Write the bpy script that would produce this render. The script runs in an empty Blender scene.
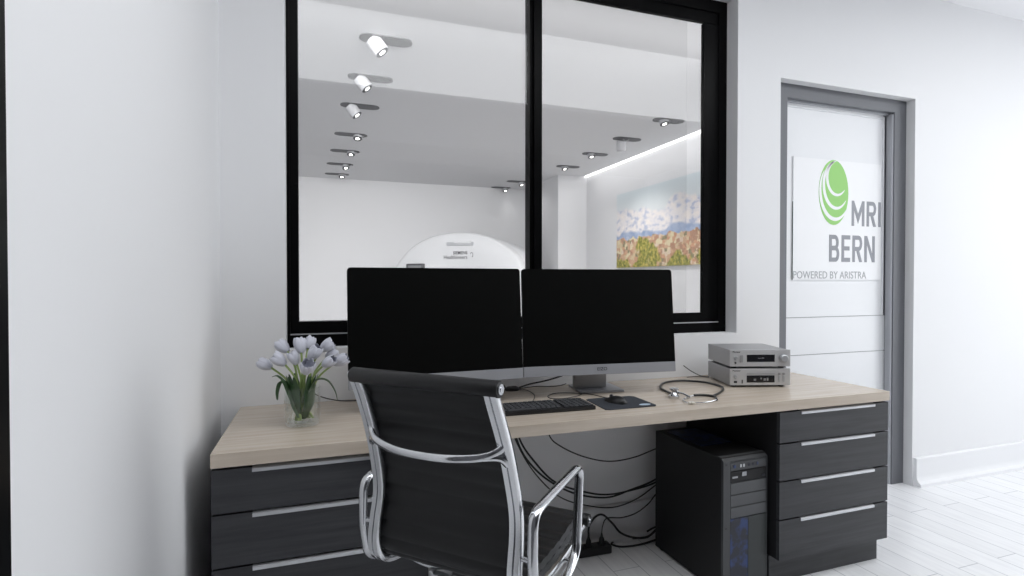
import bpy, bmesh, math, random
from mathutils import Vector, Matrix
random.seed(7)
SC = bpy.context.scene
COL = SC.collection
PI = math.pi
rad = math.radians

# ------------------------------------------------------------------ camera
FPX, YAW, PITCH, CAMZ = 545.0, rad(19.3), rad(0.74), 1.225
cF = Vector((math.sin(YAW)*math.cos(PITCH), math.cos(YAW)*math.cos(PITCH), -math.sin(PITCH)))
cR = Vector((math.cos(YAW), -math.sin(YAW), 0)); cU = cR.cross(cF)
CAM = Vector((0, 0, CAMZ))
F2 = Vector((math.sin(YAW), math.cos(YAW), 0)); R2 = Vector((math.cos(YAW), -math.sin(YAW), 0))

def on(x, y, X=None, Y=None, Z=None):
    """world point of a measured spot of the photo, lying on the plane X, Y or Z = const"""
    d = cF*FPX + cR*(x-512) + cU*(288-y)
    i, v = (0, X) if X is not None else (1, Y) if Y is not None else (2, Z)
    return CAM + d*((v-CAM[i])/d[i])

cam = bpy.data.cameras.new('camera'); camo = bpy.data.objects.new('camera', cam); COL.objects.link(camo)
cam.sensor_width = 36; cam.lens = 36*FPX/1024; cam.clip_start = .02
camo.location = CAM
camo.rotation_euler = (PI/2-PITCH, 0, -YAW)
SC.camera = camo

# ------------------------------------------------------------------ materials
def mat(name, col=(.8,.8,.8), rough=.5, metal=0, spec=.5, emit=None, estr=0, bump=None, coat=0):
    m = bpy.data.materials.new(name); m.use_nodes = True
    b = m.node_tree.nodes['Principled BSDF']
    b.inputs['Base Color'].default_value = (*col, 1); b.inputs['Roughness'].default_value = rough
    b.inputs['Metallic'].default_value = metal; b.inputs['Specular IOR Level'].default_value = spec
    b.inputs['Coat Weight'].default_value = coat
    if emit: b.inputs['Emission Color'].default_value = (*emit, 1); b.inputs['Emission Strength'].default_value = estr
    if bump: noise_bump(m, *bump)
    return m
def N(m, t, **k):
    n = m.node_tree.nodes.new(t)
    for a, v in k.items(): setattr(n, a, v)
    return n
def LK(m, a, b): m.node_tree.links.new(a, b)
def noise_bump(m, scale, strength, dist=.002):
    b = m.node_tree.nodes['Principled BSDF']
    tc = N(m, 'ShaderNodeTexCoord'); no = N(m, 'ShaderNodeTexNoise'); bu = N(m, 'ShaderNodeBump')
    no.inputs['Scale'].default_value = scale; bu.inputs['Strength'].default_value = strength; bu.inputs['Distance'].default_value = dist
    LK(m, tc.outputs['Object'], no.inputs['Vector']); LK(m, no.outputs['Fac'], bu.inputs['Height']); LK(m, bu.outputs['Normal'], b.inputs['Normal'])
def grain(m, c1, c2, scale, stretch, detail=6):
    """streaky noise between two colours, stretched by the scale vector"""
    b = m.node_tree.nodes['Principled BSDF']
    tc = N(m, 'ShaderNodeTexCoord'); mp = N(m, 'ShaderNodeMapping'); no = N(m, 'ShaderNodeTexNoise'); cr = N(m, 'ShaderNodeValToRGB')
    mp.inputs['Scale'].default_value = stretch; no.inputs['Scale'].default_value = scale; no.inputs['Detail'].default_value = detail
    no.inputs['Roughness'].default_value = .6
    cr.color_ramp.elements[0].position = .3; cr.color_ramp.elements[1].position = .7
    cr.color_ramp.elements[0].color = (*c1, 1); cr.color_ramp.elements[1].color = (*c2, 1)
    LK(m, tc.outputs['Object'], mp.inputs['Vector']); LK(m, mp.outputs['Vector'], no.inputs['Vector'])
    LK(m, no.outputs['Fac'], cr.inputs['Fac']); LK(m, cr.outputs['Color'], b.inputs['Base Color'])

M = {}
GLASS_F0 = .037
PANEL = 2.3
M['wall'] = mat('white_wall_paint', (.805,.808,.82), .75, spec=.3, bump=(220, .12, .001))
M['rear'] = mat('dark_bounce_absorber', (.10,.10,.11), .7)  # unseen rear walls, ceiling and beam made dark to cut bounced light
M['ceil'] = mat('white_ceiling_paint', (.82,.82,.835), .85, spec=.2)
M['scan_wall'] = mat('scanner_room_paint', (.80,.80,.81), .8, spec=.2)
M['vinyl'] = mat('grey_vinyl_floor', (.58,.58,.59), .4)
M['trimw'] = mat('white_skirting', (.82,.825,.84), .4)
M['blackframe'] = mat('black_window_frame', (.0035,.0035,.0038), .3, spec=.06)
M['jambgrey'] = mat('grey_door_frame', (.135,.14,.155), .45)
M['jamblight'] = mat('light_grey_door_stop', (.42,.43,.46), .4)
M['door'] = mat('white_door_paint', (.80,.81,.83), .35)
M['groove'] = mat('door_groove', (.35,.36,.37), .6)
M['oak'] = mat('pale_oak_laminate', (.5,.42,.35), .27)
grain(M['oak'], (.49,.415,.335), (.60,.525,.445), 2.2, (1.2, 22, 22))
M['darkwood'] = mat('dark_grey_laminate', (.03,.03,.034), .42, spec=.4)
grain(M['darkwood'], (.026,.027,.031), (.050,.051,.056), 2.5, (1.3, 26, 26))
M['carcass'] = mat('dark_carcass', (.016,.016,.018), .6, spec=.3)
M['alu'] = mat('brushed_aluminium', (.62,.63,.65), .32, metal=.85)
M['silver'] = mat('silver_painted_metal', (.50,.51,.53), .35, metal=.55)
M['ampface'] = mat('silver_amplifier_face', (.60,.60,.61), .35, metal=.35)
M['ampside'] = mat('silver_amplifier_case', (.36,.36,.37), .4, metal=.45)
M['chrome'] = mat('polished_aluminium', (.66,.67,.69), .18, metal=1.0)
M['leather'] = mat('black_leather', (.0095,.0095,.0105), .42, spec=.35, bump=(300, .15, .001))
M['screen'] = mat('black_screen', (.0025,.0026,.0025), .5, spec=.07)
M['bezel'] = mat('silver_monitor_bezel', (.36,.365,.39), .4, metal=.25)
M['plastic'] = mat('black_plastic', (.010,.010,.011), .45)
M['keys'] = mat('dark_key_plastic', (.026,.028,.033), .5)
M['pad'] = mat('charcoal_mouse_mat', (.045,.050,.060), .8, spec=.2)
M['padlogo'] = mat('pale_blue_print', (.42,.52,.62), .6)
M['rubber'] = mat('black_rubber_tube', (.008,.008,.008), .35)
M['cable'] = mat('black_cable', (.009,.009,.010), .5)
M['towerside'] = mat('black_tower_panel', (.012,.012,.013), .5, spec=.3)
M['towerface'] = mat('charcoal_tower_face', (.050,.052,.056), .42)
M['trimstrip'] = mat('dark_green_grey_plastic', (.026,.031,.032), .35)
M['towerbay'] = mat('grey_tower_bay', (.075,.078,.083), .4)
M['glassdark'] = mat('dark_display_glass', (.012,.012,.015), .12)
M['mark'] = mat('dark_print', (.03,.03,.035), .6)
M['textgrey'] = mat('grey_lettering', (.30,.31,.34), .6)
M['textpale'] = mat('pale_grey_lettering', (.40,.41,.43), .6)
M['green'] = mat('light_green_logo', (.30,.62,.17), .55)
M['signwhite'] = mat('white_sign_board', (.86,.865,.88), .4)
M['signedge'] = mat('dark_sign_edge', (.14,.17,.16), .6)
M['spotwhite'] = mat('white_lamp_housing', (.62,.62,.64), .4)
M['spotgrey'] = mat('grey_lamp_plate', (.085,.085,.09), .5)
M['lens'] = mat('lit_lamp_lens', (.9,.9,.9), .3, emit=(1,.98,.95), estr=6)
M['led'] = mat('lit_cove_diffuser', (.9,.9,.9), .4, emit=(1,1,1), estr=2.0)
M['cove'] = mat('lit_cove_strip', (.9,.9,.9), .4, emit=(1,1,1), estr=130)
M['panel'] = mat('lit_ceiling_diffuser', (.9,.9,.9), .4, emit=(.96,.98,1), estr=PANEL)
M['scanner'] = mat('glossy_white_shell', (.74,.745,.76), .3)
M['scangrey'] = mat('light_grey_shell', (.52,.53,.55), .4)
M['scandark'] = mat('dark_bezel', (.07,.07,.075), .4)
M['scandisp'] = mat('grey_display', (.22,.225,.235), .2)
M['petal'] = mat('white_tulip_petal', (.58,.59,.66), .5, spec=.3)
M['petal'].node_tree.nodes['Principled BSDF'].inputs['Subsurface Weight'].default_value = .0
M['stem'] = mat('pale_green_stem', (.30,.40,.14), .5)
M['leaf'] = mat('dark_green_leaf', (.03,.075,.025), .4)
M['pearl'] = mat('pale_ear_tip', (.6,.58,.52), .35)

# black tower mesh with blue tinted fan grille
def mesh_mat(name, c1, c2):
    m = mat(name, c1, .3)
    b = m.node_tree.nodes['Principled BSDF']
    tc = N(m, 'ShaderNodeTexCoord'); vo = N(m, 'ShaderNodeTexVoronoi'); cr = N(m, 'ShaderNodeValToRGB'); no = N(m, 'ShaderNodeTexNoise'); mx = N(m, 'ShaderNodeMix', data_type='RGBA')
    vo.inputs['Scale'].default_value = 160; no.inputs['Scale'].default_value = 26
    cr.color_ramp.elements[0].color = (0,0,0,1); cr.color_ramp.elements[1].color = (1,1,1,1); cr.color_ramp.elements[0].position = .42; cr.color_ramp.elements[1].position = .62
    LK(m, tc.outputs['Object'], vo.inputs['Vector']); LK(m, tc.outputs['Object'], no.inputs['Vector']); LK(m, no.outputs['Fac'], cr.inputs['Fac'])
    mx.inputs['A'].default_value = (*c1, 1); mx.inputs['B'].default_value = (*c2, 1)
    LK(m, cr.outputs['Color'], mx.inputs['Factor']); LK(m, mx.outputs['Result'], b.inputs['Base Color'])
    return m
M['bluemesh'] = mesh_mat('blue_tinted_grille', (.012,.014,.026), (.020,.045,.15))

# floor: white painted boards running into the depth
def floor_mat():
    m = mat('white_floor_boards', (.8,.8,.82), .22, spec=.5)
    b = m.node_tree.nodes['Principled BSDF']
    tc = N(m, 'ShaderNodeTexCoord'); mp = N(m, 'ShaderNodeMapping'); br = N(m, 'ShaderNodeTexBrick')
    mp.inputs['Rotation'].default_value = (0, 0, rad(90)); mp.inputs['Location'].default_value = (.3, .118, 0)
    br.inputs['Scale'].default_value = 1; br.inputs['Brick Width'].default_value = 1.25; br.inputs['Row Height'].default_value = .1275
    br.inputs['Mortar Size'].default_value = .0022; br.inputs['Mortar Smooth'].default_value = .3; br.offset = .37; br.offset_frequency = 2
    br.inputs['Color1'].default_value = (.87,.875,.89,1); br.inputs['Color2'].default_value = (.83,.835,.85,1); br.inputs['Mortar'].default_value = (.50,.51,.54,1)
    no = N(m, 'ShaderNodeTexNoise'); mp2 = N(m, 'ShaderNodeMapping'); mp2.inputs['Scale'].default_value = (9, 1, 1); no.inputs['Scale'].default_value = 5; no.inputs['Detail'].default_value = 5
    cr = N(m, 'ShaderNodeValToRGB'); cr.color_ramp.elements[0].position = .3; cr.color_ramp.elements[0].color = (.90,.90,.91,1); cr.color_ramp.elements[1].position = .6; cr.color_ramp.elements[1].color = (1,1,1,1)
    mx = N(m, 'ShaderNodeMix', data_type='RGBA', blend_type='MULTIPLY'); mx.inputs['Factor'].default_value = .8
    LK(m, tc.outputs['Object'], mp.inputs['Vector']); LK(m, mp.outputs['Vector'], br.inputs['Vector'])
    LK(m, tc.outputs['Object'], mp2.inputs['Vector']); LK(m, mp2.outputs['Vector'], no.inputs['Vector']); LK(m, no.outputs['Fac'], cr.inputs['Fac'])
    LK(m, br.outputs['Color'], mx.inputs['A']); LK(m, cr.outputs['Color'], mx.inputs['B']); LK(m, mx.outputs['Result'], b.inputs['Base Color'])
    bu = N(m, 'ShaderNodeBump'); bu.inputs['Strength'].default_value = .25; bu.inputs['Distance'].default_value = .002; bu.invert = True
    LK(m, br.outputs['Fac'], bu.inputs['Height']); LK(m, bu.outputs['Normal'], b.inputs['Normal'])
    return m
M['floor'] = floor_mat()

def glass_mat(name, tint, f0, power=5, rough=.0):
    """thin glass: clear transmission with a Schlick mirror reflection"""
    m = bpy.data.materials.new(name); m.use_nodes = True; nt = m.node_tree; nt.nodes.clear()
    o = N(m, 'ShaderNodeOutputMaterial'); t = N(m, 'ShaderNodeBsdfTransparent'); g = N(m, 'ShaderNodeBsdfGlossy'); x = N(m, 'ShaderNodeMixShader')
    t.inputs['Color'].default_value = (*tint, 1); g.inputs['Roughness'].default_value = rough; g.inputs['Color'].default_value = (1,1,1,1)
    lw = N(m, 'ShaderNodeLayerWeight'); lw.inputs['Blend'].default_value = .5
    pw = N(m, 'ShaderNodeMath', operation='POWER'); pw.inputs[1].default_value = power
    ma = N(m, 'ShaderNodeMath', operation='MULTIPLY_ADD'); ma.inputs[1].default_value = 1-f0; ma.inputs[2].default_value = f0
    LK(m, lw.outputs['Facing'], pw.inputs[0]); LK(m, pw.outputs[0], ma.inputs[0]); LK(m, ma.outputs[0], x.inputs[0])
    LK(m, t.outputs[0], x.inputs[1]); LK(m, g.outputs[0], x.inputs[2]); LK(m, x.outputs[0], o.inputs['Surface'])
    return m
M['pane'] = glass_mat('window_glass', (.985,.985,.985), GLASS_F0)
M['pane2'] = glass_mat('inner_window_glass', (.95,.95,.95), .01)
M['crystal'] = glass_mat('cut_crystal', (.955,.965,.957), .032, 3.6, .02)

# painting: a panorama of a town below snowy mountains
def painting_mat():
    m = mat('town_panorama_print', (.8,.8,.8), .5); b = m.node_tree.nodes['Principled BSDF']
    tc = N(m, 'ShaderNodeTexCoord'); sp = N(m, 'ShaderNodeSeparateXYZ'); LK(m, tc.outputs['Object'], sp.inputs[0])
    # object coords: y along the wall, z up (0..1.05)
    def noise(scale, detail, vec=None, sc=(1,1,1)):
        n = N(m, 'ShaderNodeTexNoise'); n.inputs['Scale'].default_value = scale; n.inputs['Detail'].default_value = detail
        mp = N(m, 'ShaderNodeMapping'); mp.inputs['Scale'].default_value = sc; LK(m, tc.outputs['Object'], mp.inputs[0]); LK(m, mp.outputs[0], n.inputs['Vector']); return n.outputs['Fac']
    def math_(op, a, bb):
        n = N(m, 'ShaderNodeMath', operation=op)
        for i, v in enumerate((a, bb)):
            if isinstance(v, (int, float)): n.inputs[i].default_value = v
            else: LK(m, v, n.inputs[i])
        return n.outputs[0]
    def mix(fac, a, bb):
        n = N(m, 'ShaderNodeMix', data_type='RGBA')
        if isinstance(fac, (int, float)): n.inputs['Factor'].default_value = fac
        else: LK(m, fac, n.inputs['Factor'])
        for k, v in (('A', a), ('B', bb)):
            if isinstance(v, tuple): n.inputs[k].default_value = (*v, 1)
            else: LK(m, v, n.inputs[k])
        return n.outputs['Result']
    def ramp(fac, stops, const=False):
        n = N(m, 'ShaderNodeValToRGB'); e = n.color_ramp.elements
        while len(e) < len(stops): e.new(.5)
        for el, (p, c) in zip(e, stops): el.position = p; el.color = (*c, 1)
        if const: n.color_ramp.interpolation = 'CONSTANT'
        LK(m, fac, n.inputs[0]); return n.outputs[0]
    z = sp.outputs['Z']
    def step(level_noise, base, amp, soft=.02):      # 1 below a rugged ridge line
        lv = math_('ADD', math_('MULTIPLY', math_('SUBTRACT', level_noise, .5), amp), base)
        n = N(m, 'ShaderNodeMapRange'); LK(m, math_('SUBTRACT', lv, z), n.inputs['Value']); n.inputs['From Min'].default_value = 0; n.inputs['From Max'].default_value = soft
        return n.outputs[0]
    sky = ramp(z, [(.7, (.76,.79,.80)), (1.0, (.68,.75,.78))])
    snow = ramp(noise(9, 8, sc=(1,1,1.6)), [(.38, (.52,.56,.70)), (.47, (.80,.77,.79)), (.62, (.90,.84,.80))])
    c = mix(step(noise(1.6, 5, sc=(1,1,0)), .80, .75, .05), sky, snow)
    hill = ramp(noise(7, 5), [(.35, (.27,.36,.55)), (.65, (.48,.55,.70))])
    c = mix(step(noise(1.8, 5, sc=(1,1,0)), .49, .34, .03), c, hill)
    vo = N(m, 'ShaderNodeTexVoronoi'); vo.inputs['Scale'].default_value = 17; vo.distance = 'CHEBYCHEV'; vo.inputs['Randomness'].default_value = .85; mp = N(m, 'ShaderNodeMapping'); mp.inputs['Scale'].default_value = (.2, 1, 1.2)
    LK(m, tc.outputs['Object'], mp.inputs[0]); LK(m, mp.outputs[0], vo.inputs['Vector'])
    sc_ = N(m, 'ShaderNodeSeparateColor'); LK(m, vo.outputs['Color'], sc_.inputs[0])
    town = ramp(sc_.outputs[0], [(0, (.42,.19,.11)), (.18, (.62,.36,.22)), (.36, (.66,.50,.30)), (.50, (.76,.66,.42)), (.64, (.54,.24,.13)), (.76, (.74,.58,.46)), (.86, (.20,.17,.08)), (.94, (.62,.30,.17))], True)
    town = mix(math_('MULTIPLY', noise(40, 3), .35), town, (.75,.66,.5))
    trees = ramp(noise(22, 4), [(.35, (.14,.16,.03)), (.5, (.32,.31,.06)), (.65, (.62,.50,.14))])
    tn = noise(2.6, 3, sc=(1,1,.9))
    tl = N(m, 'ShaderNodeMapRange'); LK(m, math_('ADD', tn, math_('MULTIPLY', z, -.55)), tl.inputs['Value']); tl.inputs['From Min'].default_value = .42; tl.inputs['From Max'].default_value = .46
    town = mix(tl.outputs[0], town, trees)
    c = mix(step(noise(6, 6, sc=(1,1,0)), .41, .22, .012), c, town)
    LK(m, c, b.inputs['Base Color']); return m
M['painting'] = painting_mat()

# ------------------------------------------------------------------ mesh builder
class MB:
    def __init__(s): s.bm = bmesh.new()
    def box(s, x0, x1, y0, y1, z0, z1, bev=0, mx=None, seg=2):
        vs = [s.bm.verts.new((x, y, z)) for x in (x0, x1) for y in (y0, y1) for z in (z0, z1)]
        fs = [s.bm.faces.new([vs[i] for i in q]) for q in ((0,1,3,2),(4,6,7,5),(0,4,5,1),(2,3,7,6),(0,2,6,4),(1,5,7,3))]
        if bev: 
            es = {e for f in fs for e in f.edges}
            r = bmesh.ops.bevel(s.bm, geom=list(es), offset=bev, segments=seg, affect='EDGES', profile=.6)
            vs = list({v for f in r['faces'] for v in f.verts} | {v for v in vs if v.is_valid})
        if mx: bmesh.ops.transform(s.bm, matrix=mx, verts=[v for v in vs if v.is_valid])
        return s
    def loft(s, rings, closed=True, caps=True, loop=False):
        R = [[s.bm.verts.new(p) for p in r] for r in rings]; n = len(R[0])
        for i in range(len(R) if loop else len(R)-1):
            a, b = R[i], R[(i+1) % len(R)]
            for j in range(n if closed else n-1):
                k = (j+1) % n
                try: s.bm.faces.new((a[j], a[k], b[k], b[j]))
                except ValueError: pass
        if caps and closed and not loop:
            for q in (R[0], R[-1]):
                try: s.bm.faces.new(q)
                except ValueError: pass
        return s
    def tube(s, pts, r, n=10, up=None, smooth=0, loop=False, ry=None):
        P = [Vector(p) for p in pts]
        if smooth: P = spline(P, smooth, loop)
        ry = ry or r; rings = []; m = len(P); nrm = None
        for i in range(m):
            a, b = (P[(i-1) % m], P[(i+1) % m]) if loop else (P[max(i-1, 0)], P[min(i+1, m-1)])
            t = (b-a).normalized()
            if up is not None: nrm = Vector(up)
            elif nrm is None: nrm = Vector((0,0,1)) if abs(t.z) < .9 else Vector((1,0,0))
            nrm = (nrm - t*nrm.dot(t)).normalized(); bi = t.cross(nrm)
            rr = r[i*(len(r)-1)//max(m-1,1)] if isinstance(r, (list, tuple)) else r
            r2 = rr if isinstance(r, (list, tuple)) else ry
            rings.append([P[i] + nrm*rr*math.cos(2*PI*j/n) + bi*r2*math.sin(2*PI*j/n) for j in range(n)])
        return s.loft(rings, loop=loop)
    def strip(s, pts, w, t, up, smooth=0):
        """rectangular bar: half width w along 'up', half thickness t"""
        P = [Vector(p) for p in pts]
        if smooth: P = spline(P, smooth)
        rings = []; u = Vector(up).normalized()
        for i in range(len(P)):
            tg = (P[min(i+1, len(P)-1)]-P[max(i-1, 0)]).normalized(); n = tg.cross(u).normalized()
            c = [(w,t*.5),(w*.8,t),(w*.12,t),(0,t*.45),(-w*.12,t),(-w*.8,t),(-w,t*.5),(-w,-t*.5),(-w*.8,-t),(w*.8,-t),(w,-t*.5)]
            rings.append([P[i]+u*a+n*b for a, b in c])
        return s.loft(rings)
    def lathe(s, prof, n=24, mx=None, cap=True):
        rings = [[Vector((r*math.cos(2*PI*j/n), r*math.sin(2*PI*j/n), z)) for j in range(n)] for r, z in prof]
        if mx: rings = [[mx @ p for p in r] for r in rings]
        return s.loft(rings, caps=cap)
    def prism(s, poly, d, mx=None):
        """polygon (x, y) extruded along z by d"""
        a = [Vector((x, y, 0)) for x, y in poly]; b = [Vector((x, y, d)) for x, y in poly]
        if mx: a = [mx @ p for p in a]; b = [mx @ p for p in b]
        return s.loft([a, b])
    def mesh(s, name, m, smooth=True, ang=35):
        bmesh.ops.recalc_face_normals(s.bm, faces=s.bm.faces)
        me = bpy.data.meshes.new(name); s.bm.to_mesh(me); s.bm.free(); me.materials.append(m)
        if smooth:
            me.shade_smooth(); me.set_sharp_from_angle(angle=rad(ang))
        return me
    def obj(s, name, m, parent=None, loc=(0,0,0), rot=(0,0,0), label=None, smooth=True, ang=35):
        return link(name, s.mesh(name, m, smooth, ang), parent, loc, rot, label)

def spline(P, k, loop=False):
    out = []; n = len(P)
    for i in range(n if loop else n-1):
        if loop: p0, p1, p2, p3 = P[i-1], P[i], P[(i+1) % n], P[(i+2) % n]
        else: p0, p1, p2, p3 = P[max(i-1,0)], P[i], P[i+1], P[min(i+2,n-1)]
        for j in range(k):
            t = j/k
            out.append(.5*((2*p1)+(p2-p0)*t+(2*p0-5*p1+4*p2-p3)*t*t+(3*p1-p0-3*p2+p3)*t**3))
    if not loop: out.append(P[-1].copy())
    return out
def link(name, data, parent=None, loc=(0,0,0), rot=(0,0,0), label=None):
    o = bpy.data.objects.new(name, data); COL.objects.link(o)
    o.location = loc; o.rotation_euler = rot
    if parent: o.parent = parent
    if label: o['label'] = label
    return o
def tag(o, label, cat, group=None, kind=None):
    o['label'] = label; o['category'] = cat
    if group: o['group'] = group
    if kind: o['kind'] = kind
    return o
def thing(name, label, cat, loc=(0,0,0), rz=0, group=None):
    return tag(link(name, None, None, loc, (0,0,rz)), label, cat, group)
def struct(o): o['kind'] = 'structure'; return o
def sbox(name, m, *boxes, parent=None):
    b = MB()
    for q in boxes: b.box(*q)
    o = b.obj(name, m, parent, smooth=False)
    if not parent: struct(o)
    return o
def copy_tree(o, parent=None):
    c = o.copy(); COL.objects.link(c)
    if parent: c.parent = parent
    for ch in list(o.children): copy_tree(ch, c)
    return c
def text(name, body, m, parent, x0, z0, w, h, y, depth=.0015, mx=None, bold=0):
    """lettering filling the box w x h whose lower left corner is (x0, z0), facing -Y"""
    cu = bpy.data.curves.new(name, 'FONT'); cu.body = body; cu.extrude = .02; cu.offset = bold; cu.resolution_u = 4
    t = bpy.data.objects.new('tmp', cu); COL.objects.link(t); bpy.context.view_layer.update()
    me = bpy.data.meshes.new_from_object(t); bpy.data.objects.remove(t); me.name = name
    xs = [v.co.x for v in me.vertices]; ys = [v.co.y for v in me.vertices]
    ax, bx, ay, by = min(xs), max(xs), min(ys), max(ys)
    for v in me.vertices:
        p = Vector((x0+(v.co.x-ax)/(bx-ax)*w, y - (depth if v.co.z > 0 else 0), z0+(v.co.y-ay)/(by-ay)*h))
        v.co = mx @ p if mx else p
    me.materials.clear(); me.materials.append(m)
    return link(name, me, parent)

# ------------------------------------------------------------------ the setting
YW = 2.273          # face of the wall with the window and the door
XL = -.355          # face of the wall at the left
CZ = 2.92
XR = 5.3            # wall at the right, beyond the frame
WT = .20            # wall thickness
WX0, WX1, WZ0, WZ1 = -.129, 2.026, .957, 2.69      # window opening
DX0, DX1, DZ1 = 2.309, 3.332, 2.305                # door opening
sbox('wall_back', M['wall'], (XL-.2, WX0, YW, YW+WT, 0, CZ+.3), (WX0, WX1, YW, YW+WT, 0, WZ0), (WX0, WX1, YW, YW+WT, WZ1, CZ+.3),
     (WX1, DX0, YW, YW+WT, 0, CZ+.3), (DX0, DX1, YW, YW+WT, DZ1, CZ+.3), (DX1, XR+.2, YW, YW+WT, 0, CZ+.3))
sbox('wall_left', M['wall'], (XL-.2, XL, .817, YW, 0, CZ+.3))
sbox('trim_1', M['blackframe'], (XL-.2, XL+.0006, .72, .8168, 0, 2.6))
sbox('wall_left.001', M['wall'], (XL-.2, XL, 72e-2, .817, 2.6, CZ+.3))
sbox('wall_left.002', M['rear'], (XL-.2, XL, -3.4, .72, 0, CZ+.3))
# wall at the right with a big daylight window, wall behind
RY0, RY1, RZ0, RZ1 = -.95, 1.75, .25, 2.70
sbox('wall_right', M['wall'], (XR, XR+.2, -3.4, RY0, 0, CZ+.3), (XR, XR+.2, RY1, YW, 0, CZ+.3), (XR, XR+.2, RY0, RY1, 0, RZ0), (XR, XR+.2, RY0, RY1, RZ1, CZ+.3))
wf = struct(link('window_2', None))
MB().box(XR+.06, XR+.12, RY0, RY0+.06, RZ0, RZ1).box(XR+.06, XR+.12, RY1-.06, RY1, RZ0, RZ1).box(XR+.06, XR+.12, RY0+.06, RY1-.06, RZ0, RZ0+.06).box(XR+.06, XR+.12, RY0+.06, RY1-.06, RZ1-.06, RZ1).box(XR+.06, XR+.12, .37, .43, RZ0+.06, RZ1-.06).obj('window_frame', M['jambgrey'], wf, smooth=False)
sbox('wall_rear', M['rear'], (XL-.2, XR+.2, -3.6, -3.4, 0, CZ+.3))
sbox('floor', M['floor'], (XL-.2, XR+.2, -3.6, YW+.2, -.1, 0))
# ceiling: lower above the desk, one step higher behind it, closed by a beam
CZ2 = 3.0
sbox('ceiling', M['ceil'], (XL-.2, XR+.2, 1.26, YW, CZ, CZ+.3), (XL-.2, XR+.2, -.47, 1.26, CZ2, CZ+.3))
sbox('ceiling.002', M['rear'], (XL-.2, XR+.2, -3.4, -.47, CZ2, CZ+.3))
sbox('trim_2', M['rear'], (XL, XR, -.47, -.31, 2.5, CZ2))

# baseboards (a plain board with a concave foot)
def baseboard(name, x0, x1):
    pr = [(0,.167),(-.016,.167),(-.02,.162),(-.02,.062),(-.022,.045),(-.029,.030),(-.044,.018),(-.046,0),(0,0)]
    b = MB(); b.loft([[Vector((x, YW+q[0], q[1])) for q in pr] for x in (x0, x1)])
    return struct(b.obj(name, M['trimw'], ang=25))
baseboard('baseboard_back', DX1+.01, XR)
baseboard('baseboard_back.001', XL, DX0-.01)

# the window to the scanner room
FY = YW+.081
win = struct(link('window_1', None, None, (0,0,0)))
MB().box(WX0-.02, WX1, FY, FY+.07, WZ0-.005, 1.008).box(1.976, WX1, FY, FY+.07, 1.008, WZ1).box(WX0-.02, 1.976, FY, FY+.07, 2.63, WZ1)\
    .box(WX0-.02, WX0+.012, FY, FY+.07, 1.008, 2.63).obj('window_frame', M['blackframe'], win, smooth=False)
MB().box(WX0+.012, .92, FY+.008, FY+.06, 1.012, 1.06).box(WX0+.012, .92, FY+.008, FY+.06, 2.569, 2.63).box(WX0+.012, -.085, FY+.004, FY+.06, 1.06, 2.569).obj('sash', M['blackframe'], win, smooth=False)
MB().box(.974, 1.976, FY+.008, FY+.028, 1.012, 1.06).box(.974, 1.976, FY+.008, FY+.028, 2.570, 2.63).box(1.884, 1.976, FY+.004, FY+.028, 1.06, 2.565).obj('sash', M['blackframe'], win, smooth=False)
MB().box(.934, .973, FY, FY+.085, 1.008, 2.63, .002).box(.920, .934, FY+.02, FY+.085, 1.008, 2.63, .002).obj('mullion', M['blackframe'], win, smooth=False)
MB().box(WX0+.012, WX1-.05, FY-.003, FY+.004, 1.007, 1.0115).obj('frame_highlight', M['alu'], win, smooth=False)  # bright metal strip put in for the highlight along the frame step
MB().box(-.092, .923, FY+.040, FY+.046, 1.055, 2.575).obj('pane', M['pane'], win, smooth=False)
MB().box(.970, 1.889, FY+.016, FY+.022, 1.055, 2.575).obj('pane', M['pane'], win, smooth=False)
MB().box(-.10, 1.833, FY+.076, FY+.0775, 1.03, 2.60).obj('pane', M['pane2'], win, smooth=False)

# the door
door = struct(link('door_1', None))
DY = YW+.053
MB().box(DX0, 2.41, DY, DY+.12, 0, DZ1).box(3.234, DX1, DY, DY+.12, 0, DZ1).box(2.41, 3.234, DY, DY+.12, 2.230, DZ1).obj('door_frame', M['jambgrey'], door, smooth=False)
MB().box(3.228, 3.234, DY+.018, DY+.046, 0, 2.230).box(3.224, 3.2345, DY+.006, DY+.018, 0, 2.22).box(2.41, 3.228, DY+.030, DY+.046, 2.222, 2.230).obj('door_stop', M['jamblight'], door, smooth=False)
MB().box(2.41, 3.234, 2.378, 2.418, .004, .803-.002).box(2.41, 3.234, 2.378, 2.418, .803+.002, 1.017-.002).box(2.41, 2.436, 2.374, 2.418, 1.019, 2.228).box(3.204, 3.216, 2.374, 2.418, 1.019, 2.216)\
    .box(2.436, 3.204, 2.374, 2.418, 2.200, 2.228).box(2.436, 3.204, 2.380, 2.418, 1.019, 2.200).obj('door_leaf', M['door'], door, smooth=False)
MB().box(2.412, 3.232, 2.384, 2.40, .79, 1.03).obj('groove', M['groove'], door, smooth=False)

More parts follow.
